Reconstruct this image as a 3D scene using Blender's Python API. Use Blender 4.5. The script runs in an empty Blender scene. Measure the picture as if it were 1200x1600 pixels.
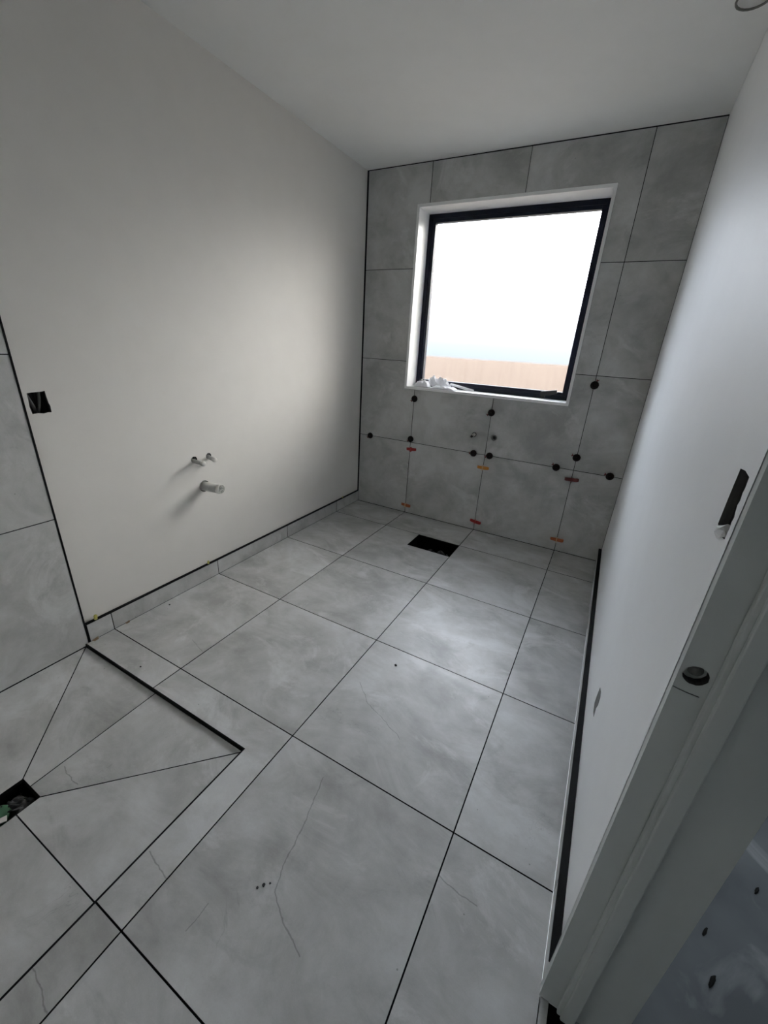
import bpy, bmesh, math, random
from mathutils import Vector, Matrix, noise as mnoise
random.seed(4)
PI = math.pi
scene = bpy.context.scene
COL = scene.collection

# ------------------------------------------------------------------ camera
cam_d = bpy.data.cameras.new('camera')
cam_d.sensor_fit = 'HORIZONTAL'
cam_d.sensor_width = 36.0
cam_d.lens = 630.5146 / 1200.0 * 36.0
cam_d.clip_start = 0.02
cam = bpy.data.objects.new('camera', cam_d)
COL.objects.link(cam)
cam.location = (1.77940, -2.88887, 1.28941)
cam.rotation_euler = (1.18031, -0.056103, 0.504629)
scene.camera = cam

# ------------------------------------------------------------------ exposure
scene.view_settings.view_transform = 'Standard'
scene.view_settings.look = 'None'
scene.view_settings.gamma = 1.0
scene.view_settings.use_curve_mapping = False
scene.view_settings.exposure = 0.17
scene.cycles.use_denoising = True
scene.cycles.max_bounces = 14
scene.cycles.diffuse_bounces = 10
scene.cycles.glossy_bounces = 6
scene.cycles.transmission_bounces = 8
scene.cycles.transparent_max_bounces = 8

# ------------------------------------------------------------------ sky
world = bpy.data.worlds.new('overcast_sky')
scene.world = world
world.use_nodes = True
wn, wl = world.node_tree.nodes, world.node_tree.links
wn.clear()

def wnode(t, **kw):
    n = wn.new(t)
    for k, v in kw.items():
        setattr(n, k, v)
    return n

SKY = 16.5
w_out = wnode('ShaderNodeOutputWorld')
w_bg = wnode('ShaderNodeBackground')
w_tc = wnode('ShaderNodeTexCoord')
w_sep = wnode('ShaderNodeSeparateXYZ')
wl.new(w_tc.outputs['Generated'], w_sep.inputs[0])
# height gradient: pale blue haze at the horizon, bright cloud above
w_r = wnode('ShaderNodeValToRGB')
w_map = wnode('ShaderNodeMapRange')
w_map.inputs['From Min'].default_value = -0.05
w_map.inputs['From Max'].default_value = 0.95
wl.new(w_sep.outputs['Z'], w_map.inputs['Value'])
wl.new(w_map.outputs[0], w_r.inputs[0])
cr = w_r.color_ramp
cr.elements[0].position = 0.0
cr.elements[0].color = (0.045, 0.05, 0.052, 1)
cr.elements[1].position = 1.0
cr.elements[1].color = (0.75, 0.80, 0.86, 1)
for pos, c in ((0.048, (0.056, 0.060, 0.062, 1)), (0.062, (0.060, 0.064, 0.066, 1)), (0.088, (0.080, 0.084, 0.087, 1)),
               (0.137, (0.14, 0.143, 0.145, 1)), (0.224, (0.40, 0.40, 0.40, 1)), (0.39, (0.95, 0.95, 0.95, 1)), (0.75, (0.90, 0.92, 0.95, 1))):
    e = cr.elements.new(pos)
    e.color = c
# bluer cloud to the west (left), warmer to the east
w_x = wnode('ShaderNodeMapRange')
w_x.inputs['From Min'].default_value = -0.6
w_x.inputs['From Max'].default_value = 0.5
wl.new(w_sep.outputs['X'], w_x.inputs['Value'])
w_tint = wnode('ShaderNodeMix', data_type='RGBA')
w_tint.inputs[6].default_value = (0.87, 0.955, 1.10, 1)
w_tint.inputs[7].default_value = (1.05, 0.99, 0.92, 1)
wl.new(w_x.outputs[0], w_tint.inputs[0])
w_mul = wnode('ShaderNodeMix', data_type='RGBA', blend_type='MULTIPLY')
w_mul.inputs[0].default_value = 1.0
wl.new(w_r.outputs[0], w_mul.inputs[6])
wl.new(w_tint.outputs[2], w_mul.inputs[7])
# sun behind thin cloud: a broad glow low in the east
w_nrm = wnode('ShaderNodeVectorMath', operation='NORMALIZE')
wl.new(w_tc.outputs['Generated'], w_nrm.inputs[0])
w_dot = wnode('ShaderNodeVectorMath', operation='DOT_PRODUCT')
gd = Vector((0.50, 0.86, 0.34)).normalized()
w_dot.inputs[1].default_value = gd
wl.new(w_nrm.outputs[0], w_dot.inputs[0])
w_mx = wnode('ShaderNodeMath', operation='MAXIMUM')
w_mx.inputs[1].default_value = 0.0
wl.new(w_dot.outputs['Value'], w_mx.inputs[0])
w_pw = wnode('ShaderNodeMath', operation='POWER')
w_pw.inputs[1].default_value = 70.0
wl.new(w_mx.outputs[0], w_pw.inputs[0])
w_gl = wnode('ShaderNodeMath', operation='MULTIPLY')
w_gl.inputs[1].default_value = 4.4
wl.new(w_pw.outputs[0], w_gl.inputs[0])
w_gc = wnode('ShaderNodeVectorMath', operation='SCALE')
w_gc.inputs[0].default_value = (1.0, 0.97, 0.93)
wl.new(w_gl.outputs[0], w_gc.inputs['Scale'])
w_add = wnode('ShaderNodeVectorMath', operation='ADD')
wl.new(w_mul.outputs[2], w_add.inputs[0])
wl.new(w_gc.outputs[0], w_add.inputs[1])
wl.new(w_add.outputs[0], w_bg.inputs['Color'])
w_bg.inputs['Strength'].default_value = SKY
wl.new(w_bg.outputs[0], w_out.inputs[0])
world.cycles.sampling_method = 'AUTOMATIC'

# the window opening guides sky sampling (a portal gives no light of its own)
pd = bpy.data.lights.new('window_portal', 'AREA')
pd.shape = 'RECTANGLE'
pd.size, pd.size_y = 1.14, 1.14
pd.cycles.is_portal = True
po = bpy.data.objects.new('window_portal', pd)
COL.objects.link(po)
po.location = (0.965, 0.215, 1.578)
po.rotation_euler = (-PI / 2, 0, 0)

# added fill lamp to brighten the hall floor; no hall source is seen
HALL_W = 4.5
hd = bpy.data.lights.new('hall_fill', 'AREA')
hd.shape = 'RECTANGLE'
hd.size, hd.size_y = 0.9, 1.6
hd.energy = HALL_W
hd.color = (0.88, 0.95, 1.0)
ho = bpy.data.objects.new('hall_fill', hd)
COL.objects.link(ho)
ho.location = (2.70, 0.15, 1.35)
ho.rotation_euler = (-PI / 2, 0, 0)

# ------------------------------------------------------------------ dimensions
RW = 1.957            # plaster face of the right wall
LW = -0.012           # plaster face of the left wall
CH = 2.376            # ceiling height
NY = -3.19            # near wall
TRX = 1.942           # tile face of the right skirting
JX = [0.0, 0.468, 1.068, 1.668, TRX]
JY = [0.0, -0.335, -0.930, -1.525, -2.120, -2.715, NY]
JZ = [0.0, 0.597, 1.194, 1.791, CH - 0.004]
SHX, SHY = 0.963, -2.242        # shower recess corner
DY0, DY1 = -2.335, -3.115       # doorway jambs
DH = 2.03

# ------------------------------------------------------------------ materials
def new_mat(name, color=(0.5, 0.5, 0.5), rough=0.5, metal=0.0, spec=0.5):
    m = bpy.data.materials.new(name)
    m.use_nodes = True
    b = m.node_tree.nodes['Principled BSDF']
    b.inputs['Base Color'].default_value = (*color, 1)
    b.inputs['Roughness'].default_value = rough
    b.inputs['Metallic'].default_value = metal
    b.inputs['Specular IOR Level'].default_value = spec
    return m

def noise_mat(name, c0, c1, scale=20.0, rough=0.5, bump=0.0, bscale=None, metal=0.0, spec=0.5, stretch=(1, 1, 1), lo=0.35, hi=0.65):
    m = new_mat(name, c0, rough, metal, spec)
    N, L = m.node_tree.nodes, m.node_tree.links
    b = N['Principled BSDF']
    tc = N.new('ShaderNodeTexCoord')
    mp = N.new('ShaderNodeMapping')
    mp.inputs['Scale'].default_value = stretch
    L.new(tc.outputs['Object'], mp.inputs[0])
    nz = N.new('ShaderNodeTexNoise')
    nz.inputs['Scale'].default_value = scale
    nz.inputs['Detail'].default_value = 5
    L.new(mp.outputs[0], nz.inputs['Vector'])
    r = N.new('ShaderNodeValToRGB')
    r.color_ramp.elements[0].position = lo
    r.color_ramp.elements[0].color = (*c0, 1)
    r.color_ramp.elements[1].position = hi
    r.color_ramp.elements[1].color = (*c1, 1)
    L.new(nz.outputs['Fac'], r.inputs[0])
    L.new(r.outputs[0], b.inputs['Base Color'])
    if bump:
        n2 = N.new('ShaderNodeTexNoise')
        n2.inputs['Scale'].default_value = bscale or scale * 4
        n2.inputs['Detail'].default_value = 3
        L.new(tc.outputs['Object'], n2.inputs['Vector'])
        bp = N.new('ShaderNodeBump')
        bp.inputs['Strength'].default_value = bump
        bp.inputs['Distance'].default_value = 0.002
        L.new(n2.outputs['Fac'], bp.inputs['Height'])
        L.new(bp.outputs[0], b.inputs['Normal'])
    return m

# veins and scratches printed on particular floor tiles (room metres)
VEINS = [
    (0.0022, [(1.25, -2.184), (1.29, -2.343), (1.30, -2.426), (1.324, -2.483), (1.367, -2.508), (1.414, -2.527), (1.451, -2.542)]),
    (0.0022, [(0.971, -2.586), (1.016, -2.593), (1.065, -2.600)]),
    (0.0022, [(1.672, -2.240), (1.719, -2.247), (1.776, -2.248)]),
    (0.0018, [(1.136, -1.784), (1.224, -1.862), (1.312, -1.893), (1.399, -1.933)]),
    (0.0018, [(1.199, -2.582), (1.195, -2.641)]),
    (0.0020, [(0.506, -2.573), (0.553, -2.581), (0.601, -2.581)]),
    (0.0020, [(0.969, -2.844), (1.021, -2.852), (1.064, -2.860)]),
    (0.0018, [(0.357, -1.981), (0.455, -2.006)]),
]

def tile_mat(name, c_dark, c_mid, c_light, rough=0.42, veins=False, seed=0.0):
    m = new_mat(name, c_mid, rough)
    N, L = m.node_tree.nodes, m.node_tree.links
    b = N['Principled BSDF']
    tc = N.new('ShaderNodeTexCoord')
    geo = N.new('ShaderNodeNewGeometry')

    def math_(op, a, bb=None, clamp=False):
        n = N.new('ShaderNodeMath')
        n.operation = op
        n.use_clamp = clamp
        for i, v in enumerate((a, bb)):
            if v is None:
                continue
            if isinstance(v, (int, float)):
                n.inputs[i].default_value = v
            else:
                L.new(v, n.inputs[i])
        return n.outputs[0]

    def vmath(op, a, bb=None, out=0):
        n = N.new('ShaderNodeVectorMath')
        n.operation = op
        for i, v in enumerate((a, bb)):
            if v is None:
                continue
            if isinstance(v, (tuple, list)):
                n.inputs[i].default_value = v
            else:
                L.new(v, n.inputs[i])
        return n.outputs[out] if isinstance(out, int) else n.outputs[out]

    obj = tc.outputs['Object']
    # every tile shows another piece of the print
    off = N.new('ShaderNodeCombineXYZ')
    L.new(math_('MULTIPLY', geo.outputs['Random Per Island'], 37.0), off.inputs[0])
    L.new(math_('MULTIPLY', geo.outputs['Random Per Island'], 91.0), off.inputs[1])
    L.new(math_('ADD', math_('MULTIPLY', geo.outputs['Random Per Island'], 53.0), seed), off.inputs[2])
    P = vmath('ADD', obj, off.outputs[0])

    def noise(vec, scale, detail=4, rough_=0.55, dist=0.0):
        n = N.new('ShaderNodeTexNoise')
        n.inputs['Scale'].default_value = scale
        n.inputs['Detail'].default_value = detail
        n.inputs['Roughness'].default_value = rough_
        n.inputs['Distortion'].default_value = dist
        L.new(vec, n.inputs['Vector'])
        return n.outputs['Fac']

    rot = N.new('ShaderNodeMapping')
    rot.inputs['Rotation'].default_value = (0.3, 0.2, 0.7)
    rot.inputs['Scale'].default_value = (1.0, 1.8, 1.3)
    L.new(P, rot.inputs[0])
    cloud = noise(P, 2.6, 4, 0.5, 0.6)
    brush = noise(rot.outputs[0], 3.2, 8, 0.68, 0.7)
    small = noise(P, 14.0, 5, 0.6, 0.4)
    grain = noise(P, 420.0, 2, 0.6)
    f = math_('ADD', math_('MULTIPLY', cloud, 0.50), math_('MULTIPLY', brush, 0.42))
    f = math_('ADD', f, math_('MULTIPLY', small, 0.14))
    ramp = N.new('ShaderNodeValToRGB')
    ramp.color_ramp.elements[0].position = 0.42
    ramp.color_ramp.elements[0].color = (*c_dark, 1)
    ramp.color_ramp.elements[1].position = 0.65
    ramp.color_ramp.elements[1].color = (*c_light, 1)
    e = ramp.color_ramp.elements.new(0.53)
    e.color = (*c_mid, 1)
    L.new(f, ramp.inputs[0])
    col = ramp.outputs[0]

    # whitish wipe marks
    wm = noise(rot.outputs[0], 2.4, 8, 0.70, 0.9)
    wmr = N.new('ShaderNodeMapRange')
    wmr.inputs['From Min'].default_value = 0.55
    wmr.inputs['From Max'].default_value = 0.66
    wmr.inputs['To Max'].default_value = 0.55
    L.new(wm, wmr.inputs['Value'])
    mx = N.new('ShaderNodeMix')
    mx.data_type = 'RGBA'
    mx.inputs[7].default_value = (*[min(1, c * 1.16) for c in c_light], 1)
    L.new(wmr.outputs[0], mx.inputs[0])
    L.new(col, mx.inputs[6])
    col = mx.outputs[2]
    # darker smudges
    dm = noise(vmath('ADD', rot.outputs[0], (7.3, 2.1, 4.4)), 2.6, 7, 0.66, 0.7)
    dmr = N.new('ShaderNodeMapRange')
    dmr.inputs['From Min'].default_value = 0.58
    dmr.inputs['From Max'].default_value = 0.70
    dmr.inputs['To Max'].default_value = 0.6
    L.new(dm, dmr.inputs['Value'])
    mx = N.new('ShaderNodeMix')
    mx.data_type = 'RGBA'
    mx.inputs[7].default_value = (*[c * 0.82 for c in c_dark], 1)
    L.new(dmr.outputs[0], mx.inputs[0])
    L.new(col, mx.inputs[6])
    col = mx.outputs[2]
    # pits
    vor = N.new('ShaderNodeTexVoronoi')
    vor.inputs['Scale'].default_value = 26.0
    vor.inputs['Randomness'].default_value = 1.0
    L.new(P, vor.inputs['Vector'])
    pit = math_('LESS_THAN', vor.outputs['Distance'], 0.055)
    pit = math_('MULTIPLY', pit, math_('GREATER_THAN', noise(P, 3.5, 2), 0.60))
    dark = math_('MULTIPLY', pit, 0.5)
    # faint random veins
    vn = noise(P, 1.7, 6, 0.62, 0.5)
    va = math_('ABSOLUTE', math_('SUBTRACT', vn, 0.5))
    vl = N.new('ShaderNodeMapRange')
    vl.inputs['From Min'].default_value = 0.0
    vl.inputs['From Max'].default_value = 0.0022
    vl.inputs['To Min'].default_value = 0.22
    vl.inputs['To Max'].default_value = 0.0
    L.new(va, vl.inputs['Value'])
    gate = N.new('ShaderNodeMapRange')
    gate.inputs['From Min'].default_value = 0.55
    gate.inputs['From Max'].default_value = 0.65
    L.new(noise(P, 2.9, 2), gate.inputs['Value'])
    dark = math_('MAXIMUM', dark, math_('MULTIPLY', vl.outputs[0], gate.outputs[0]))
    if veins:
        wob = N.new('ShaderNodeTexNoise')
        wob.inputs['Scale'].default_value = 30.0
        wob.inputs['Detail'].default_value = 3
        L.new(obj, wob.inputs['Vector'])
        wv = vmath('SUBTRACT', wob.outputs['Color'], (0.5, 0.5, 0.5))
        wv = vmath('MULTIPLY', wv, (0.016, 0.016, 0.0))
        Q = vmath('MULTIPLY', vmath('ADD', obj, wv), (1.0, 1.0, 0.0))
        acc = None
        for width, pl in VEINS:
            best = None
            for (x0, y0), (x1, y1) in zip(pl, pl[1:]):
                d = Vector((x1 - x0, y1 - y0, 0))
                pa = vmath('SUBTRACT', Q, (x0, y0, 0.0))
                t = vmath('DOT_PRODUCT', pa, tuple(d / d.length_squared), 'Value')
                t = math_('MULTIPLY', t, 1.0, True)
                sc = N.new('ShaderNodeVectorMath')
                sc.operation = 'SCALE'
                sc.inputs[0].default_value = d
                L.new(t, sc.inputs['Scale'])
                dist = vmath('LENGTH', vmath('SUBTRACT', pa, sc.outputs[0]), None, 'Value')
                best = dist if best is None else math_('MINIMUM', best, dist)
            g = N.new('ShaderNodeMapRange')
            g.inputs['From Min'].default_value = width * 0.3
            g.inputs['From Max'].default_value = width
            g.inputs['To Min'].default_value = 0.45
            g.inputs['To Max'].default_value = 0.0
            L.new(best, g.inputs['Value'])
            acc = g.outputs[0] if acc is None else math_('MAXIMUM', acc, g.outputs[0])
        # a soft trowel-like smear across the middle tile
        d = Vector((0.25, -0.028, 0))
        pa = vmath('SUBTRACT', Q, (1.353, -1.562, 0.0))
        t = math_('MULTIPLY', vmath('DOT_PRODUCT', pa, tuple(d / d.length_squared), 'Value'), 1.0, True)
        sc = N.new('ShaderNodeVectorMath')
        sc.operation = 'SCALE'
        sc.inputs[0].default_value = d
        L.new(t, sc.inputs['Scale'])
        dist = vmath('LENGTH', vmath('SUBTRACT', pa, sc.outputs[0]), None, 'Value')
        g = N.new('ShaderNodeMapRange')
        g.interpolation_type = 'SMOOTHSTEP'
        g.inputs['From Min'].default_value = 0.0
        g.inputs['From Max'].default_value = 0.028
        g.inputs['To Min'].default_value = 0.22
        g.inputs['To Max'].default_value = 0.0
        L.new(dist, g.inputs['Value'])
        acc = math_('MAXIMUM', acc, g.outputs[0])
        dark = math_('MAXIMUM', dark, acc)
    mx = N.new('ShaderNodeMix')
    mx.data_type = 'RGBA'
    mx.inputs[7].default_value = (0.05, 0.052, 0.05, 1)
    L.new(dark, mx.inputs[0])
    L.new(col, mx.inputs[6])
    # grain
    gm = N.new('ShaderNodeMapRange')
    gm.inputs['To Min'].default_value = 0.93
    gm.inputs['To Max'].default_value = 1.07
    L.new(grain, gm.inputs['Value'])
    m2 = N.new('ShaderNodeVectorMath')
    m2.operation = 'SCALE'
    L.new(mx.outputs[2], m2.inputs[0])
    L.new(gm.outputs[0], m2.inputs['Scale'])
    L.new(m2.outputs[0], b.inputs['Base Color'])
    # glaze: slightly uneven sheen
    rr = N.new('ShaderNodeMapRange')
    rr.inputs['From Min'].default_value = 0.3
    rr.inputs['From Max'].default_value = 0.7
    rr.inputs['To Min'].default_value = rough + 0.08
    rr.inputs['To Max'].default_value = rough - 0.06
    L.new(brush, rr.inputs['Value'])
    L.new(rr.outputs[0], b.inputs['Roughness'])
    bp = N.new('ShaderNodeBump')
    bp.inputs['Strength'].default_value = 0.05
    bp.inputs['Distance'].default_value = 0.001
    L.new(small, bp.inputs['Height'])
    L.new(bp.outputs[0], b.inputs['Normal'])
    return m

M = {}
M['floor_tile'] = tile_mat('floor_tile', (0.315, 0.317, 0.308), (0.43, 0.436, 0.430), (0.55, 0.56, 0.564), 0.40, True, 0.0)
M['wall_tile'] = tile_mat('wall_tile', (0.33, 0.335, 0.328), (0.44, 0.447, 0.44), (0.55, 0.56, 0.557), 0.5, False, 11.0)
M['plaster'] = noise_mat('wall_paint_warm_shade', (0.70, 0.685, 0.655), (0.715, 0.70, 0.67), 9, 0.55, 0.06, 260)  # white paint; the left wall's warm, dimmer light is put into its colour
M['plaster_cool_light'] = noise_mat('wall_paint_cool_light', (0.81, 0.825, 0.835), (0.825, 0.84, 0.85), 9, 0.5, 0.06, 260)  # same white paint with the cool window light tinted into its colour
M['ceiling'] = noise_mat('ceiling_paint', (0.83, 0.84, 0.83), (0.845, 0.855, 0.845), 9, 0.8, 0.05, 240)
M['enamel'] = noise_mat('white_trim_enamel', (0.80, 0.81, 0.81), (0.83, 0.84, 0.84), 14, 0.32, 0.03, 120)
M['primer'] = noise_mat('jamb_enamel', (0.48, 0.51, 0.50), (0.50, 0.53, 0.52), 10, 0.4, 0.05, 120)
M['black_bed'] = noise_mat('dark_tile_adhesive', (0.004, 0.004, 0.004), (0.007, 0.007, 0.007), 30, 0.9, spec=0.1)
M['black_trim'] = new_mat('black_aluminium_trim', (0.004, 0.004, 0.0045), 0.6, 0.0, 0.12)
M['frame'] = new_mat('black_window_aluminium', (0.007, 0.009, 0.019), 0.5, 0.0, 0.2)
M['cavity'] = noise_mat('shaded_wall_cavity', (0.035, 0.033, 0.03), (0.07, 0.065, 0.06), 20, 0.9, stretch=(6, 6, 0.6))  # timber colour darkened; the shade inside the holes is put into it
M['pipe_white'] = noise_mat('off_white_plastic_pipe', (0.62, 0.61, 0.57), (0.72, 0.71, 0.67), 30, 0.4)
M['pipe_grey'] = noise_mat('grey_plastic_pipe', (0.45, 0.45, 0.43), (0.52, 0.52, 0.50), 30, 0.45)
M['foil'] = noise_mat('torn_pipe_cap', (0.25, 0.25, 0.24), (0.8, 0.8, 0.78), 60, 0.4)
M['steel'] = new_mat('galvanised_steel', (0.55, 0.55, 0.55), 0.35, 0.9)
M['black_rubber'] = new_mat('black_plastic', (0.012, 0.012, 0.012), 0.35)
M['black_bag'] = noise_mat('crumpled_black_plastic', (0.03, 0.03, 0.032), (0.06, 0.06, 0.064), 20, 0.2, 0.0)
M['cap_brown'] = noise_mat('dark_brown_plastic', (0.009, 0.005, 0.0045), (0.014, 0.007, 0.006), 60, 0.5, spec=0.2)
M['red'] = noise_mat('red_plastic', (0.30, 0.012, 0.012), (0.36, 0.02, 0.018), 40, 0.4)
M['dark_red'] = noise_mat('dark_red_plastic', (0.10, 0.010, 0.008), (0.13, 0.014, 0.012), 40, 0.4)
M['orange'] = noise_mat('orange_plastic', (0.55, 0.22, 0.03), (0.62, 0.27, 0.05), 40, 0.4)
M['rust'] = noise_mat('rust_orange_plastic', (0.36, 0.09, 0.025), (0.42, 0.12, 0.04), 40, 0.4)
M['stem'] = new_mat('pale_clip_plastic', (0.55, 0.38, 0.22), 0.45)
M['yellow'] = noise_mat('yellow_green_plastic', (0.50, 0.50, 0.10), (0.58, 0.56, 0.16), 60, 0.45)
M['tan'] = noise_mat('tan_plastic', (0.16, 0.11, 0.07), (0.22, 0.15, 0.09), 60, 0.5)
M['green'] = noise_mat('dark_green_plastic', (0.03, 0.10, 0.05), (0.05, 0.15, 0.08), 30, 0.35)
M['cloth'] = noise_mat('white_wiping_cloth', (0.72, 0.73, 0.76), (0.82, 0.83, 0.85), 40, 0.85, 0.2, 200)
M['grit'] = new_mat('dark_grit', (0.012, 0.012, 0.012), 0.8)
M['fence'] = noise_mat('brown_stained_timber', (0.130, 0.098, 0.076), (0.155, 0.119, 0.093), 5, 0.8, 0.0, stretch=(4, 4, 0.4))
M['soil'] = noise_mat('bare_ground', (0.13, 0.12, 0.10), (0.22, 0.20, 0.17), 3, 0.95)
M['clad'] = noise_mat('exterior_cladding', (0.3, 0.3, 0.3), (0.34, 0.34, 0.34), 6, 0.8)
M['cable'] = new_mat('grey_cable', (0.16, 0.16, 0.15), 0.5)
M['plate'] = noise_mat('dark_backing_plate', (0.085, 0.085, 0.082), (0.115, 0.115, 0.11), 30, 0.9, spec=0.2)
M['patch'] = noise_mat('grey_fixing_plate', (0.11, 0.11, 0.105), (0.15, 0.15, 0.145), 30, 0.8)
# hall floor: bare concrete with plaster dust
m = noise_mat('hall_concrete', (0.23, 0.245, 0.265), (0.33, 0.35, 0.37), 5.0, 0.7, 0.1, 60)
N, L = m.node_tree.nodes, m.node_tree.links
b = N['Principled BSDF']
src = b.inputs['Base Color'].links[0].from_socket
tcn = N.new('ShaderNodeTexCoord')
nz = N.new('ShaderNodeTexNoise')
nz.inputs['Scale'].default_value = 4.2
nz.inputs['Detail'].default_value = 8
nz.inputs['Distortion'].default_value = 0.8
L.new(tcn.outputs['Object'], nz.inputs['Vector'])
mr = N.new('ShaderNodeMapRange')
mr.inputs['From Min'].default_value = 0.52
mr.inputs['From Max'].default_value = 0.66
L.new(nz.outputs['Fac'], mr.inputs['Value'])
mx = N.new('ShaderNodeMix')
mx.data_type = 'RGBA'
mx.inputs[7].default_value = (0.75, 0.77, 0.79, 1)
L.new(mr.outputs[0], mx.inputs[0])
L.new(src, mx.inputs[6])
L.new(mx.outputs[2], b.inputs['Base Color'])
M['concrete'] = m
# window pane: obscured glass, mostly see-through with a hazy scatter
m = bpy.data.materials.new('obscure_glass')
m.use_nodes = True
N, L = m.node_tree.nodes, m.node_tree.links
N.clear()
o_ = N.new('ShaderNodeOutputMaterial')
tr = N.new('ShaderNodeBsdfTransparent')
tr.inputs[0].default_value = (0.94, 0.95, 0.95, 1)
rf = N.new('ShaderNodeBsdfRefraction')
rf.inputs['Roughness'].default_value = 0.09
rf.inputs['IOR'].default_value = 1.25
gl = N.new('ShaderNodeBsdfGlossy')
gl.inputs['Roughness'].default_value = 0.05
fr = N.new('ShaderNodeFresnel')
fr.inputs['IOR'].default_value = 1.3
m1 = N.new('ShaderNodeMixShader')
m1.inputs[0].default_value = 0.70
L.new(tr.outputs[0], m1.inputs[1])
L.new(rf.outputs[0], m1.inputs[2])
m2 = N.new('ShaderNodeMixShader')
L.new(fr.outputs[0], m2.inputs[0])
L.new(m1.outputs[0], m2.inputs[1])
L.new(gl.outputs[0], m2.inputs[2])
L.new(m2.outputs[0], o_.inputs[0])
M['glass'] = m

# ------------------------------------------------------------------ mesh helpers
def box(bm, x0, x1, y0, y1, z0, z1, mi=0):
    if x0 > x1: x0, x1 = x1, x0
    if y0 > y1: y0, y1 = y1, y0
    if z0 > z1: z0, z1 = z1, z0
    v = [bm.verts.new(p) for p in ((x0, y0, z0), (x1, y0, z0), (x1, y1, z0), (x0, y1, z0), (x0, y0, z1), (x1, y0, z1), (x1, y1, z1), (x0, y1, z1))]
    for f in ((0, 3, 2, 1), (4, 5, 6, 7), (0, 1, 5, 4), (1, 2, 6, 5), (2, 3, 7, 6), (3, 0, 4, 7)):
        bm.faces.new([v[i] for i in f]).material_index = mi
    return v

def ring_tube(bm, pts, rad, seg=10, caps=True, mi=0):
    """tube along points; rad a number or list"""
    pts = [Vector(p) for p in pts]
    n = len(pts)
    rads = rad if isinstance(rad, (list, tuple)) else [rad] * n
    rings = []
    prev = None
    for i, p in enumerate(pts):
        t = (pts[min(i + 1, n - 1)] - pts[max(i - 1, 0)]).normalized()
        if prev is None:
            a = Vector((0, 0, 1)) if abs(t.z) < 0.9 else Vector((1, 0, 0))
            u = t.cross(a).normalized()
        else:
            u = (prev - t * prev.dot(t)).normalized()
        prev = u
        w = t.cross(u)
        rings.append([bm.verts.new(p + (u * math.cos(2 * PI * k / seg) + w * math.sin(2 * PI * k / seg)) * rads[i]) for k in range(seg)])
    for r0, r1 in zip(rings, rings[1:]):
        for k in range(seg):
            f = bm.faces.new((r0[k], r0[(k + 1) % seg], r1[(k + 1) % seg], r1[k]))
            f.smooth = True
            f.material_index = mi
    if caps:
        bm.faces.new(rings[0][::-1]).material_index = mi
        bm.faces.new(rings[-1]).material_index = mi
    return rings

def lathe(bm, prof, origin, axis, seg=24, mi=0):
    """profile [(radius, height)] turned about axis"""
    axis = Vector(axis).normalized()
    a = Vector((0, 0, 1)) if abs(axis.z) < 0.9 else Vector((1, 0, 0))
    u = axis.cross(a).normalized()
    w = axis.cross(u)
    o = Vector(origin)
    rings = []
    for r, h in prof:
        if r < 1e-6:
            rings.append([bm.verts.new(o + axis * h)])
        else:
            rings.append([bm.verts.new(o + axis * h + (u * math.cos(2 * PI * k / seg) + w * math.sin(2 * PI * k / seg)) * r) for k in range(seg)])
    for r0, r1 in zip(rings, rings[1:]):
        for k in range(seg):
            k2 = (k + 1) % seg
            if len(r0) == 1 and len(r1) == 1:
                continue
            if len(r0) == 1:
                f = bm.faces.new((r0[0], r1[k2], r1[k]))
            elif len(r1) == 1:
                f = bm.faces.new((r0[k], r0[k2], r1[0]))
            else:
                f = bm.faces.new((r0[k], r0[k2], r1[k2], r1[k]))
            f.smooth = True
            f.material_index = mi

def obj(name, bm, mats, parent=None, bevel=0.0, normals=True):
    if normals:
        bmesh.ops.recalc_face_normals(bm, faces=bm.faces)
    me = bpy.data.meshes.new(name)
    bm.to_mesh(me)
    bm.free()
    for mm in (mats if isinstance(mats, (list, tuple)) else [mats]):
        me.materials.append(mm)
    o = bpy.data.objects.new(name, me)
    COL.objects.link(o)
    if parent is not None:
        o.parent = parent
    if bevel:
        md = o.modifiers.new('bevel', 'BEVEL')
        md.width = bevel
        md.segments = 2
        md.limit_method = 'ANGLE'
        md.angle_limit = math.radians(40)
    return o

def tag(o, label=None, cat=None, group=None, kind=None):
    if label: o['label'] = label
    if cat: o['category'] = cat
    if group: o['group'] = group
    if kind: o['kind'] = kind
    return o

def empty(name, loc=(0, 0, 0)):
    o = bpy.data.objects.new(name, None)
    o.empty_display_size = 0.05
    o.location = loc
    COL.objects.link(o)
    return o

def copy_tree(o, parent=None):
    c = o.copy()
    COL.objects.link(c)
    c.parent = parent
    for ch in list(o.children):
        copy_tree(ch, c)
    return c

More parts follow.
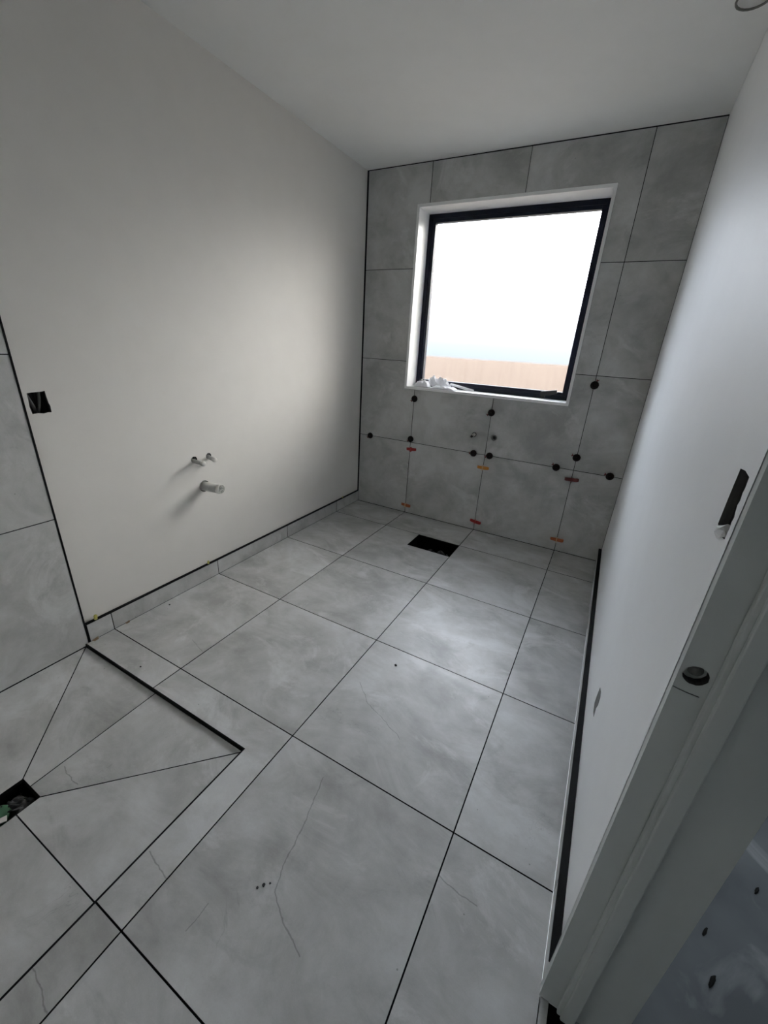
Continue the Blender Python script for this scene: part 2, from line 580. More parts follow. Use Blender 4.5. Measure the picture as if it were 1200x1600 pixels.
def panel(bm, to3, outer, cut=(), holes=(), thick=0.01, nrm=(0, 0, 1), mi=0, hole_mi=None, hole_depth=None, rim_mi=None):
    """A slab seen from its face. outer/cut are (u0,u1,v0,v1); holes are polygons
    in (u,v) with a cell rect around each: (cell, polygon). Outer rim, cut rims
    and hole rims are drawn back along -nrm."""
    us = {outer[0], outer[1]}
    vs = {outer[2], outer[3]}
    cells = [h[0] for h in holes]
    for r in list(cut) + cells:
        for u in r[:2]:
            if outer[0] < u < outer[1]: us.add(u)
        for v in r[2:]:
            if outer[2] < v < outer[3]: vs.add(v)
    us, vs = sorted(us), sorted(vs)
    V = {}
    def vert(u, v):
        k = (round(u, 6), round(v, 6))
        if k not in V:
            V[k] = bm.verts.new(to3(u, v))
        return V[k]
    faces = []
    hole_edges = []
    for u0, u1 in zip(us, us[1:]):
        for v0, v1 in zip(vs, vs[1:]):
            cu, cv = (u0 + u1) / 2, (v0 + v1) / 2
            if any(r[0] <= cu <= r[1] and r[2] <= cv <= r[3] for r in cut):
                continue
            if any(r[0] <= cu <= r[1] and r[2] <= cv <= r[3] for r in cells):
                continue
            faces.append(bm.faces.new((vert(u0, v0), vert(u1, v0), vert(u1, v1), vert(u0, v1))))
    for cell, poly in holes:
        cx = sum(p[0] for p in poly) / len(poly)
        cy = sum(p[1] for p in poly) / len(poly)
        corners = [(cell[0], cell[2]), (cell[1], cell[2]), (cell[1], cell[3]), (cell[0], cell[3])]
        cv_ = [vert(*c) for c in corners]
        pv = [bm.verts.new(to3(*p)) for p in poly]
        # nearest corner in direction, keeping the order around
        def near(p):
            a = Vector((p[0] - cx, p[1] - cy)).normalized()
            return max(range(4), key=lambda i: a.dot(Vector((corners[i][0] - cx, corners[i][1] - cy)).normalized()))
        own = [near(p) for p in poly]
        n = len(poly)
        for i in range(n):
            j = (i + 1) % n
            a, b_ = own[i], own[j]
            faces.append(bm.faces.new((pv[i], pv[j], cv_[b_])))
            k = a
            step = 1 if (b_ - a) % 4 <= 2 else -1
            while k != b_:
                k2 = (k + step) % 4
                faces.append(bm.faces.new((pv[i], cv_[k2], cv_[k])))
                k = k2
            e = bm.edges.get((pv[i], pv[j]))
            hole_edges.append(e)
    nv = Vector(nrm).normalized()
    for f in faces:
        f.material_index = mi
        f.normal_update()
        if f.normal.dot(nv) < 0:
            f.normal_flip()
    fs = set(faces)
    he = set(hole_edges)
    rim = []
    for f in faces:
        for e in f.edges:
            if len([g for g in e.link_faces if g in fs]) == 1 and e not in rim:
                rim.append(e)
    rim_set = list(dict.fromkeys(rim))
    VB = {}
    def back(v, d):
        k = (v, d)
        if k not in VB:
            VB[k] = bm.verts.new(v.co - nv * d)
        return VB[k]
    for e in rim_set:
        is_h = e in he
        d = (hole_depth if (is_h and hole_depth) else thick)
        f0 = [g for g in e.link_faces if g in fs][0]
        a, b_ = e.verts
        # orientation
        loop = [l for l in f0.loops if l.edge == e][0]
        va, vb = loop.vert, loop.link_loop_next.vert
        nf = bm.faces.new((vb, va, back(va, d), back(vb, d)))
        nf.material_index = hole_mi if (is_h and hole_mi is not None) else (rim_mi if rim_mi is not None else mi)
    return faces

def circle(cx, cy, r, n=20, jit=0.0):
    return [(cx + r * (1 + random.uniform(-jit, jit)) * math.cos(2 * PI * k / n), cy + r * (1 + random.uniform(-jit, jit)) * math.sin(2 * PI * k / n)) for k in range(n)]

def cell_of(cx, cy, h):
    return (cx - h, cx + h, cy - h, cy + h)

G = 0.0017        # half a joint

# ------------------------------------------------------------------ floor
def zfloor(u, v):
    return (u, v, 0.0)

HOLE = (0.752, 1.0664, -0.540, -0.338)          # drain cut-out by the window
SH = (-0.1, SHX, NY - 0.1, SHY)                 # shower recess
bm = bmesh.new()
for i in range(4):
    for j in range(6):
        x0, x1 = JX[i], JX[i + 1]
        y1, y0 = JY[j], JY[j + 1]
        if j == 0 and i < 4: y1 -= 0.002
        g = 0.0020
        r = (x0 + (g if i else 0.001), x1 - (g if i < 3 else 0.001), y0 + g, y1 - g)
        if r[1] <= SHX and r[3] < SHY: continue
        if i == 1 and j == 4: pass
        cuts = []
        if r[0] < SHX and r[2] < SHY: cuts.append(SH)
        if i == 1 and j == 0:
            pass
        if i == 1 and j == 1: cuts.append(HOLE)
        panel(bm, zfloor, r, cuts, (), 0.009, (0, 0, 1), rim_mi=1)
floor = obj('floor', bm, [M['floor_tile'], M['black_bed']], normals=False)
tag(floor, 'large pale grey stone-look floor tiles with open black joints', 'floor', kind='structure')

# adhesive bed below the joints
bm = bmesh.new()
panel(bm, lambda u, v: (u, v, -0.006), (0.0, TRX, NY, 0.0), [SH, HOLE], (), 0.03, (0, 0, 1))
bed = obj('tile_bed', bm, M['black_bed'], floor, normals=False)
tag(bed, 'black open joints and adhesive bed under the tiles')

# pit under the floor cut-out
bm = bmesh.new()
x0, x1, y0, y1 = HOLE
x0 -= 0.012; x1 += 0.012; y0 -= 0.012; y1 += 0.012
zb = -0.13
v = [bm.verts.new(p) for p in ((x0, y0, -0.02), (x1, y0, -0.02), (x1, y1, -0.02), (x0, y1, -0.02), (x0, y0, zb), (x1, y0, zb), (x1, y1, zb), (x0, y1, zb))]
for f in ((4, 5, 6, 7), (0, 1, 5, 4), (1, 2, 6, 5), (2, 3, 7, 6), (3, 0, 4, 7)):
    bm.faces.new([v[i] for i in f])
pit = obj('drain_pit', bm, M['black_bed'], floor)
tag(pit, 'dark rectangular drain cut-out near the window wall')

bm = bmesh.new()
box(bm, TRX + 0.001, 2.0, DY1, DY0 + 0.01, -0.04, -0.010)
obj('threshold_gap', bm, M['black_bed'], floor)
bm = bmesh.new()
box(bm, TRX + 0.0012, 1.960, DY1 + 0.004, DY0 + 0.012, -0.0095, -0.0004)
obj('threshold_strip', bm, M['floor_tile'], floor)

# ---- shower recess: eight cut tiles falling to the drain
ZO, ZI = -0.0125, -0.026
DX0, DX1, DYa, DYb = 0.442, 0.547, -2.657, -2.773
CX, CY = 0.487, -2.715
def spoly(bm, pts, thick=0.009):
    """pts (x,y,z) shrunk by the joint, extruded down"""
    P = [Vector(p) for p in pts]
    n = len(P)
    c = sum(P, Vector()) / n
    area = sum(P[i].x * P[(i + 1) % n].y - P[(i + 1) % n].x * P[i].y for i in range(n))
    if area < 0:
        P = P[::-1]
    out = []
    for i in range(n):
        a, b_, d = P[i - 1], P[i], P[(i + 1) % n]
        e1 = Vector((b_.x - a.x, b_.y - a.y)).normalized()
        e2 = Vector((d.x - b_.x, d.y - b_.y)).normalized()
        n1 = Vector((-e1.y, e1.x)); n2 = Vector((-e2.y, e2.x))
        # intersect the two offset lines
        g = G
        det = e1.x * e2.y - e1.y * e2.x
        if abs(det) < 1e-6:
            q = Vector((b_.x, b_.y)) + n1 * g
        else:
            p1 = Vector((b_.x, b_.y)) + n1 * g
            p2 = Vector((b_.x, b_.y)) + n2 * g
            t = ((p2.x - p1.x) * e2.y - (p2.y - p1.y) * e2.x) / det
            q = p1 + e1 * t
        out.append(Vector((q.x, q.y, b_.z)))
    top = [bm.verts.new(p) for p in out]
    bot = [bm.verts.new(p - Vector((0, 0, thick))) for p in out]
    bm.faces.new(top)
    for i in range(n):
        j = (i + 1) % n
        bm.faces.new((top[j], top[i], bot[i], bot[j])).material_index = 1
E_ = 0.002
X0, X1, Y1, Y0 = 0.001, SHX - 0.004, SHY - 0.004, NY
bm = bmesh.new()
spoly(bm, [(X0, Y1, ZO), (CX, Y1, ZO), (CX, DYa, ZI), (DX0, DYa, ZI)])
spoly(bm, [(CX, Y1, ZO), (X1, Y1, ZO), (DX1, DYa, ZI), (CX, DYa, ZI)])
spoly(bm, [(X1, Y1, ZO), (X1, CY, ZO), (DX1, CY, ZI), (DX1, DYa, ZI)])
spoly(bm, [(X1, CY, ZO), (X1, Y0, ZO), (DX1, DYb, ZI), (DX1, CY, ZI)])
spoly(bm, [(X1, Y0, ZO), (CX, Y0, ZO), (CX, DYb, ZI), (DX1, DYb, ZI)])
spoly(bm, [(CX, Y0, ZO), (X0, Y0, ZO), (DX0, DYb, ZI), (CX, DYb, ZI)])
spoly(bm, [(X0, Y0, ZO), (X0, CY, ZO), (DX0, CY, ZI), (DX0, DYb, ZI)])
spoly(bm, [(X0, CY, ZO), (X0, Y1, ZO), (DX0, DYa, ZI), (DX0, CY, ZI)])
sh = obj('shower_floor', bm, [M['floor_tile'], M['black_bed']], floor)
tag(sh, 'recessed shower floor of diagonally cut tiles falling to the drain')
bm = bmesh.new()
panel(bm, lambda u, v: (u, v, -0.0375), (-0.001, SHX, NY, SHY), [(DX0 - 0.001, DX1 + 0.001, DYb - 0.001, DYa + 0.001)], (), 0.02, (0, 0, 1))
obj('shower_bed', bm, M['black_bed'], floor, normals=False)
# black metal edge around the recess
bm = bmesh.new()
box(bm, 0.0, SHX + 0.001, SHY - 0.0035, SHY + 0.0015, -0.045, 0.0008)
box(bm, SHX - 0.0035, SHX + 0.0015, NY, SHY + 0.0015, -0.045, 0.0008)
et = obj('edge_trim', bm, M['black_trim'], floor)
tag(et, 'black metal edge around the shower recess')
# drain pit
bm = bmesh.new()
x0, x1, y0, y1 = DX0 - 0.006, DX1 + 0.006, DYb - 0.006, DYa + 0.006
v = [bm.verts.new(p) for p in ((x0, y0, -0.038), (x1, y0, -0.038), (x1, y1, -0.038), (x0, y1, -0.038), (x0, y0, -0.1), (x1, y0, -0.1), (x1, y1, -0.1), (x0, y1, -0.1))]
for f in ((4, 5, 6, 7), (0, 1, 5, 4), (1, 2, 6, 5), (2, 3, 7, 6), (3, 0, 4, 7)):
    bm.faces.new([v[i] for i in f])
obj('shower_drain_pit', bm, M['black_bed'], floor)

# ------------------------------------------------------------------ left wall
def wall_panel(bm, to3, outer, cut, holes, nrm, thick=0.10, back=0.055, hmi=0):
    panel(bm, to3, outer, cut, holes, thick, nrm, 0, hmi, 0.012)
    nv = Vector(nrm)
    # cavity back plate behind the lining
    us = sorted({outer[0], outer[1]} | {c[0] for c in cut} | {c[1] for c in cut})
    vs = sorted({outer[2], outer[3]} | {c[2] for c in cut} | {c[3] for c in cut})
    for d, mi in ((back, 1), (thick, 1)):
        for u0, u1 in zip(us, us[1:]):
            for v0, v1 in zip(vs, vs[1:]):
                cu, cv = (u0 + u1) / 2, (v0 + v1) / 2
                if any(r[0] <= cu <= r[1] and r[2] <= cv <= r[3] for r in cut): continue
                q = [bm.verts.new(Vector(to3(a, b_)) - nv * d) for a, b_ in ((u0, v0), (u1, v0), (u1, v1), (u0, v1))]
                bm.faces.new(q).material_index = mi

def L3(u, v): return (LW, u, v)
def R3(u, v): return (RW, u, v)
PIPE = [(-1.585, 0.697, 0.0175), (-1.497, 0.700, 0.0165), (-1.543, 0.545, 0.031)]
left_holes = [(cell_of(y, z, 0.043), circle(y, z, r, 24, 0.03)) for y, z, r in PIPE[:2]]
left_holes.append(((PIPE[2][0] - 0.05, PIPE[2][0] + 0.05, 0.49, 0.60), circle(PIPE[2][0], PIPE[2][1], PIPE[2][2], 28, 0.02)))
swp = [(-2.208, 1.066), (-2.195, 1.068), (-2.170, 1.069), (-2.153, 1.071), (-2.152, 1.05), (-2.150, 1.028), (-2.147, 1.018), (-2.148, 0.995), (-2.160, 0.996), (-2.172, 0.993), (-2.190, 0.996), (-2.207, 0.994), (-2.210, 1.02), (-2.208, 1.045)]
left_holes.append(((-2.224, -2.13, 0.97, 1.09), swp[::-1]))
bm = bmesh.new()
wall_panel(bm, L3, (NY, 0.0, -0.06, CH), [], left_holes, (1, 0, 0), 0.10, 0.055, 1)  # plasterboard hole rims take the dark cavity colour, standing in for shade
wl_ = obj('wall_left', bm, [M['plaster'], M['cavity']], normals=False)
tag(wl_, 'white painted plaster wall on the left with pipe holes, warm dim light tinted in', 'wall', kind='structure')

# tiled shower section on the left wall
def T3(u, v): return (0.0, u, v)
bm = bmesh.new()
SYT = -2.232
for j, (a, b_) in enumerate(((SYT, -2.832), (-2.832, NY))):
    for k in range(4):
        z0 = -0.0085 if k == 0 else JZ[k] + G
        panel(bm, T3, (b_ + (G if j == 0 else 0.001), a - (0.001 if j == 0 else G), z0, JZ[k + 1] - G), [], (), 0.009, (1, 0, 0), rim_mi=1)
t_ = obj('shower_wall_tiles', bm, [M['wall_tile'], M['black_bed']], wl_, normals=False)
tag(t_, 'grey stone-look wall tiles of the shower')
bm = bmesh.new()
box(bm, LW, -0.0045, NY, SYT, -0.05, CH)
box(bm, LW, 0.0012, SYT - 0.001, SYT + 0.0055, 0.0, CH)
t_ = obj('edge_trim', bm, M['black_trim'], wl_)
tag(t_, 'black metal trim down the edge of the shower tiles')

# left skirting
def skirt(name, x_face, x_wall, y_start, nrm, ztop, joints):
    bm = bmesh.new()
    th = abs(x_wall - x_face) - 0.002
    ys = [y_start] + joints + [0.0]
    for a, b_ in zip(ys, ys[1:]):
        panel(bm, lambda u, v: (x_face, u, v), (a + G, b_ - G, 0.0015, ztop), [], (), 0.009, nrm, rim_mi=1)
    return bm
bm = skirt('s', 0.0, LW, SYT + 0.008, (1, 0, 0), 0.0885, [-2.120, -1.525, -0.930, -0.335])
bl = obj('baseboard_left', bm, [M['wall_tile'], M['black_bed']], normals=False)
tag(bl, 'low grey tile skirting along the left wall with black top edge', 'skirting', kind='structure')
bm = bmesh.new()
box(bm, LW + 0.0002, -0.005, SYT + 0.006, -0.0005, -0.01, 0.0885)
box(bm, LW + 0.0002, 0.0012, SYT + 0.006, -0.0005, 0.0885, 0.0950)
obj('edge_trim', bm, M['black_trim'], bl)

# ------------------------------------------------------------------ right wall
def poly_right_slot():
    # rough rectangular hole, ragged near side
    a = [(-2.176, 1.077), (-2.176, 1.12), (-2.177, 1.161), (-2.200, 1.163), (-2.2245, 1.160)]
    b_ = [(-2.226, 1.146), (-2.224, 1.138), (-2.227, 1.128), (-2.223, 1.121), (-2.227, 1.113), (-2.231, 1.106), (-2.228, 1.098), (-2.231, 1.090), (-2.229, 1.083), (-2.229, 1.073), (-2.215, 1.071), (-2.202, 1.068), (-2.190, 1.074)]
    return a + b_
bm = bmesh.new()
scar = [(-1.690, 0.335), (-1.725, 0.349), (-1.746, 0.345), (-1.750, 0.317), (-1.737, 0.292), (-1.749, 0.268), (-1.718, 0.258), (-1.685, 0.266), (-1.684, 0.296)]
wall_panel(bm, R3, (NY, 0.0, -0.06, CH), [(DY1 - 0.022, DY0 + 0.016, -0.07, DH + 0.022)],
           [((-2.26, -2.14, 1.03, 1.20), poly_right_slot()[::-1])], (-1, 0, 0), 0.10, 0.05, 1)  # slot rim darkened with the same cavity shade colour
wr = obj('wall_right', bm, [M['plaster_cool_light'], M['cavity']], normals=False)
tag(wr, 'white painted plaster wall on the right with a cut slot, cool light tinted in', 'wall', kind='structure')
bm = bmesh.new()
vv = [bm.verts.new((RW - 0.0009, y, z)) for y, z in scar]
vb = [bm.verts.new((RW + 0.0004, y, z)) for y, z in scar]
bm.faces.new(vv)
for i in range(len(scar)):
    j = (i + 1) % len(scar)
    bm.faces.new((vv[i], vv[j], vb[j], vb[i]))
s_ = obj('gouge_mark', bm, M['patch'], wr)
tag(s_, 'small grey gouge in the paint above the skirting')
# plate and plug inside the slot
bm = bmesh.new()
box(bm, RW + 0.014, RW + 0.018, -2.222, -2.160, 1.060, 1.175)
s_ = obj('backing_plate', bm, M['plate'], wr)
tag(s_, 'grey backing plate seen in the slot')
bm = bmesh.new()
bmesh.ops.create_icosphere(bm, subdivisions=2, radius=0.011)
for v in bm.verts:
    v.co *= random.uniform(0.7, 1.25)
    v.co += Vector((RW + 0.004, -2.203, 1.074))
s_ = obj('plaster_crumb', bm, M['enamel'], wr)
tag(s_, 'white crumb of broken plaster at the bottom of the slot')

# right skirting
bm = skirt('s', TRX, RW, DY0 + 0.012, (-1, 0, 0), 0.0885, [-2.120, -1.525, -0.930, -0.335])
br = obj('baseboard_right', bm, [M['wall_tile'], M['black_bed']], normals=False)
tag(br, 'low grey tile skirting along the right wall with thick black top edge', 'skirting', kind='structure')
bm = bmesh.new()
box(bm, TRX + 0.006, RW - 0.0002, DY0 + 0.03, -0.0005, -0.01, 0.0885)
box(bm, TRX - 0.0040, RW - 0.0002, DY0 + 0.03, -0.0005, 0.0880, 0.0950)
obj('edge_trim', bm, M['black_trim'], br)

# ------------------------------------------------------------------ window wall
WX0, WX1, WZ0, WZ1 = 0.381, 1.549, 0.999, 2.157
def B3(u, v): return (u, 0.0, v)
WC = (WX0 - 0.0012, WX1 + 0.0012, WZ0 - 0.0012, WZ1 + 0.0012)
wx = [0.0, 0.468, 1.068, 1.668, RW - 0.002]
bh = [(0.9685, 0.7325, 0.0165), (1.1145, 0.731, 0.0205)]
bm = bmesh.new()
for i in range(4):
    for k in range(4):
        z0 = (JZ[k] + G) if k else 0.0025
        r = (wx[i] + (G if i else 0.0015), wx[i + 1] - (G if i < 3 else 0.0), z0, JZ[k + 1] - G)
        if r[0] >= WC[0] and r[1] <= WC[1] and r[2] >= WC[2] and r[3] <= WC[3]: continue
        cuts = [WC] if (r[0] < WC[1] and r[1] > WC[0] and r[2] < WC[3] and r[3] > WC[2]) else []
        hs = []
        for hx, hz, hr in bh:
            if r[0] < hx < r[1] and r[2] < hz < r[3]:
                hs.append((cell_of(hx, hz, 0.034), circle(hx, hz, hr, 20, 0.04)))
        panel(bm, B3, r, cuts, hs, 0.009, (0, -1, 0), 0, 1, None, 1)
# the wall behind the tiles
bmw = bmesh.new()
hs = [(cell_of(hx, hz, 0.034), circle(hx, hz, hr * 0.95, 20)) for hx, hz, hr in bh]
wall_panel(bmw, lambda u, v: (u, 0.006, v), (LW - 0.1, RW + 0.1, -0.06, CH + 0.02), [(WX0, WX1, WZ0, WZ1)], hs, (0, -1, 0), 0.19, 0.07)
wb = obj('wall_back', bmw, [M['black_bed'], M['cavity']], normals=False)
tag(wb, 'window wall covered in large grey tiles with black joints', 'wall', kind='structure')
t_ = obj('wall_tiles', bm, [M['wall_tile'], M['black_bed']], wb, normals=False)
tag(t_, 'large grey stone-look wall tiles around the window')
# outside cladding
bm = bmesh.new()
panel(bm, lambda u, v: (u, 0.235, v), (-3.0, 5.0, -0.6, 2.6), [(WX0, WX1, WZ0, WZ1)], (), 0.035, (0, 1, 0))
obj('exterior_cladding', bm, M['clad'], wb, normals=False)

# ------------------------------------------------------------------ ceiling, near wall
bm = bmesh.new()
box(bm, LW - 0.1, RW + 0.1, NY - 0.1, 0.0, CH, CH + 0.1)
c_ = obj('ceiling', bm, M['ceiling'])
tag(c_, 'plain white plaster ceiling', 'ceiling', kind='structure')
bm = bmesh.new()
box(bm, LW - 0.1, RW + 0.1, NY - 0.1, NY, -0.06, CH)
c_ = obj('wall_near', bm, M['plaster'])
tag(c_, 'plain painted wall behind the viewpoint', 'wall', kind='structure')

# ------------------------------------------------------------------ window
FR0, FR1 = 0.160, 0.215
w = empty('window_1', (0.965, 0.1, WZ0))
tag(w, 'square black aluminium window in a white painted reveal', 'window', kind='structure')
def wpart(name, bm, mat, parent, bevel=0.0):
    for v in bm.verts:
        v.co -= Vector((0.965, 0.1, WZ0))
    return obj(name, bm, mat, parent, bevel)
TH = 0.018
bm = bmesh.new()
y0, y1 = -0.003, 0.225
box(bm, WX0, WX0 + TH, y0, y1, WZ0, WZ1)
box(bm, WX1 - TH, WX1, y0, y1, WZ0, WZ1)
box(bm, WX0 + TH, WX1 - TH, y0, y1, WZ1 - TH, WZ1)
box(bm, WX0 + TH, WX1 - TH, y0, y1, WZ0, WZ0 + TH)
p_ = wpart('window_reveal', bm, M['enamel'], w)
tag(p_, 'white painted timber reveal and sill')
ix0, ix1, iz0, iz1 = WX0 + TH, WX1 - TH, WZ0 + TH, WZ1 - TH
bm = bmesh.new()
def frame(bm, x0, x1, z0, z1, wd, y0, y1):
    box(bm, x0, x0 + wd, y0, y1, z0, z1)
    box(bm, x1 - wd, x1, y0, y1, z0, z1)
    box(bm, x0 + wd, x1 - wd, y0, y1, z1 - wd, z1)
    box(bm, x0 + wd, x1 - wd, y0, y1, z0, z0 + wd)
frame(bm, ix0, ix1, iz0, iz1, 0.028, FR0, FR1)
wf = wpart('window_frame', bm, M['frame'], w, 0.001)
bm = bmesh.new()
frame(bm, ix0 + 0.028, ix1 - 0.028, iz0 + 0.028, iz1 - 0.028, 0.022, FR0 + 0.006, FR1 - 0.008)
ws = wpart('window_sash', bm, M['frame'], w, 0.001)
bm = bmesh.new()
box(bm, ix0 + 0.042, ix1 - 0.042, 0.186, 0.190, iz0 + 0.042, iz1 - 0.042)
gp = wpart('window_pane', bm, M['glass'], w)
tag(gp, 'obscured glass pane, overexposed sky and blurred brown fence behind')
# latch handle near the right end of the lower rail
bm = bmesh.new()
zc = iz0 + 0.042
box(bm, 1.350, 1.375, FR0 - 0.016, FR0 + 0.006, iz0 + 0.008, zc + 0.004)
vs_ = [(1.345, zc - 0.022), (1.345, zc + 0.003), (1.447, zc + 0.023), (1.450, zc + 0.000), (1.41, zc - 0.018)]
fa = [bm.verts.new((x, FR0 - 0.026, z)) for x, z in vs_]
fb = [bm.verts.new((x, FR0 - 0.012, z)) for x, z in vs_]
bm.faces.new(fa); bm.faces.new(fb[::-1])
for i in range(5):
    j = (i + 1) % 5
    bm.faces.new((fa[i], fa[j], fb[j], fb[i]))
wh = wpart('window_handle', bm, M['black_rubber'], w, 0.0015)
tag(wh, 'black wedge-shaped latch handle')

# ------------------------------------------------------------------ doorway lining
d_ = empty('door_1', (RW, DY0, 0.0))
tag(d_, 'pale painted door lining with bored latch hole, door leaf not hung', 'door frame', kind='structure')
LX0, LX1 = 1.9375, 2.084
ST = 0.018
def dpart(name, bm, mat, parent=d_, bevel=0.0, normals=True):
    for v in bm.verts:
        v.co -= Vector((RW, DY0, 0.0))
    return obj(name, bm, mat, parent, bevel, normals)
bm = bmesh.new()
LHX, LHZ = 1.9560, 0.920
panel(bm, lambda u, v: (u, DY0, v), (LX0, 1.972, 0.016, DH), [], [((1.9400, 1.9715, LHZ - 0.02, LHZ + 0.02), circle(LHX, LHZ, 0.0142, 24, 0.03))], ST - 0.0005, (0, -1, 0), 0, 1, 0.014)  # latch hole rim coloured dark with the cavity shade
box(bm, 1.972, LX1, DY0, DY0 + ST, 0.016, DH)
box(bm, LX0, 1.972, DY0 + ST - 0.004, DY0 + ST, 0.016, DH)
sj = dpart('side_jamb', bm, [M['primer'], M['cavity']], normals=False)
tag(sj, 'pale jamb nearest the window, latch hole bored at mid height')
bm = bmesh.new()
bmesh.ops.create_icosphere(bm, subdivisions=2, radius=0.009)
for v in bm.verts:
    v.co.y *= 0.45
    v.co += Vector((LHX + 0.001, DY0 + 0.0115, LHZ + 0.001))
lc = dpart('timber_core', bm, M['patch'], sj)
# crack line under the hole
bm = bmesh.new()
ring_tube(bm, [(1.9380, DY0 - 0.0002, LHZ - 0.026), (1.945, DY0 - 0.0002, LHZ - 0.0275), (1.956, DY0 - 0.0002, LHZ - 0.029), (1.968, DY0 - 0.0002, LHZ - 0.0295)], 0.0006, 6)
ck = dpart('scribe_line', bm, M['cavity'], sj)
tag(ck, 'dark scored line below the latch hole')
# stop with rounded arrises
bm = bmesh.new()
box(bm, 1.974, 2.006, DY0 - 0.010, DY0, 0.016, DH)
box(bm, 1.981, 2.006, DY0 - 0.016, DY0 - 0.009, 0.016, DH)
ds = dpart('door_stop', bm, M['primer'], d_, 0.0025)
bm = bmesh.new()
box(bm, LX0, LX1, DY1 - ST + 0.003, DY1, 0.012, DH)
dpart('side_jamb', bm, M['primer'], d_, 0.001)
bm = bmesh.new()
box(bm, 1.972, 2.005, DY1, DY1 + 0.008, 0.012, DH)
dpart('door_stop', bm, M['primer'], d_, 0.003)
bm = bmesh.new()
box(bm, LX0, LX1, DY1 - ST, DY0 + ST, DH, DH + 0.02)
dpart('head_jamb', bm, M['primer'], d_, 0.001)

# ------------------------------------------------------------------ hall beyond the doorway
bm = bmesh.new()
box(bm, 2.0, 3.4, -5.0, 0.3, -0.06, -0.012)
hf = obj('floor_hall', bm, M['concrete'])
tag(hf, 'bare bluish concrete hall floor with white dust patches', 'floor', kind='structure')
bm = bmesh.new()
box(bm, 3.3, 3.4, -5.0, 0.3, -0.012, CH)
hw = obj('wall_hall', bm, M['plaster_cool_light'])
tag(hw, 'painted wall across the hall', 'wall', kind='structure')
bm = bmesh.new()
box(bm, RW + 0.101, RW + 0.116, -5.0, DY1 - 0.025, -0.012, CH)
box(bm, RW + 0.101, RW + 0.116, DY0 + 0.025, 0.2, -0.012, CH)
box(bm, RW + 0.101, RW + 0.116, DY1 - 0.025, DY0 + 0.025, DH + 0.022, CH)
box(bm, RW + 0.101, 3.4, 0.2, 0.3, -0.012, CH)
box(bm, RW + 0.101, 3.4, -5.1, -5.0, -0.012, CH)
hw = obj('wall_hall_side', bm, M['plaster_cool_light'])
tag(hw, 'hall side of the bathroom wall', 'wall', kind='structure')
bm = bmesh.new()
box(bm, RW + 0.101, 3.4, -5.1, 0.3, CH, CH + 0.1)
hw = obj('ceiling_hall', bm, M['ceiling'])
tag(hw, 'hall ceiling', 'ceiling', kind='structure')

# ------------------------------------------------------------------ outside
bm = bmesh.new()
box(bm, -14, 16, 0.24, 24, -0.7, -0.6)
g_ = obj('ground_outside', bm, M['soil'])
tag(g_, 'bare ground outside the window', 'ground', kind='structure')
f_ = empty('garden_fence', (0, 3.05, -0.6))
tag(f_, 'brown timber paling fence seen blurred through the window', 'fence')
FT = 1.19 + 0.6
bm = bmesh.new()
x = -9.0
while x < 10:
    box(bm, x, x + 0.143, -0.011, 0.011, 0.03, FT + random.uniform(-0.004, 0.004))
    x += 0.1435
obj('paling_panel', bm, M['fence'], f_)
for z in (0.35, 0.95, 1.5):
    bm = bmesh.new()
    box(bm, -9, 10, 0.012, 0.057, z - 0.045, z + 0.045)
    obj('rail', bm, M['fence'], f_)
for k in range(8):
    bm = bmesh.new()
    box(bm, -8.6 + k * 2.4, -8.5 + k * 2.4, 0.058, 0.158, 0.0, FT - 0.06)
    obj('post', bm, M['fence'], f_)

# ------------------------------------------------------------------ pipes on the left wall
GP = 'capped supply pipe stubs in the left wall'
def stub(y, z, ln, tilt, lab):
    r = empty('supply_pipe', (LW, y, z))
    bm = bmesh.new()
    d = Vector((1, tilt[0], tilt[1])).normalized()
    lathe(bm, [(0.0, -0.05), (0.0108, -0.05), (0.0108, ln - 0.012), (0.0, ln - 0.012)], (0, 0, 0), d, 20)
    obj('pipe', bm, M['pipe_grey'], r)
    bm = bmesh.new()
    lathe(bm, [(0.0, ln - 0.014), (0.0125, ln - 0.014), (0.0132, ln - 0.004), (0.0122, ln), (0.0, ln)], (0, 0, 0), d, 24)
    c = obj('end_cap', bm, M['pipe_white'], r)
    tag(c, 'pale end cap')
    tag(r, lab, 'pipe', GP)
stub(-1.585, 0.690, 0.075, (-0.03, 0.0), 'left of the two small pale capped pipe stubs on the left wall')
stub(-1.497, 0.694, 0.058, (-0.12, -0.08), 'right of the two small pipe stubs on the left wall, shorter and greyer')
r = empty('waste_pipe', (LW, -1.543, 0.545))
tag(r, 'thick pale waste pipe sticking out below the two small stubs', 'pipe')
d = Vector((1, 0.10, 0.03)).normalized()
bm = bmesh.new()
lathe(bm, [(0.0, -0.05), (0.0245, -0.05), (0.0245, 0.108), (0.0215, 0.108), (0.0215, 0.075), (0.0, 0.075)], (0, 0, 0), d, 32)
obj('pipe', bm, M['pipe_grey'], r)
bm = bmesh.new()
lathe(bm, [(0.0248, 0.096), (0.0262, 0.099), (0.0262, 0.116), (0.0235, 0.118), (0.0225, 0.112), (0.0, 0.109)], (0, 0, 0), d, 32)
c = obj('end_cap', bm, M['pipe_white'], r)
tag(c, 'white plastic end cap')
bm = bmesh.new()
for k in range(6):
    a = 2 * PI * k / 6 + 0.3
    u = d.cross(Vector((0, 0, 1))).normalized()
    w_ = d.cross(u)
    rad = u * math.cos(a) + w_ * math.sin(a)
    ring_tube(bm, [d * 0.111 + rad * 0.003, d * 0.117 + rad * 0.010, d * 0.113 + rad * 0.021], [0.003, 0.0025, 0.0018], 6)
for v in bm.verts:
    v.co += Vector([random.uniform(-.001, .001) for _ in range(3)])
c = obj('crimped_star', bm, M['foil'], c)
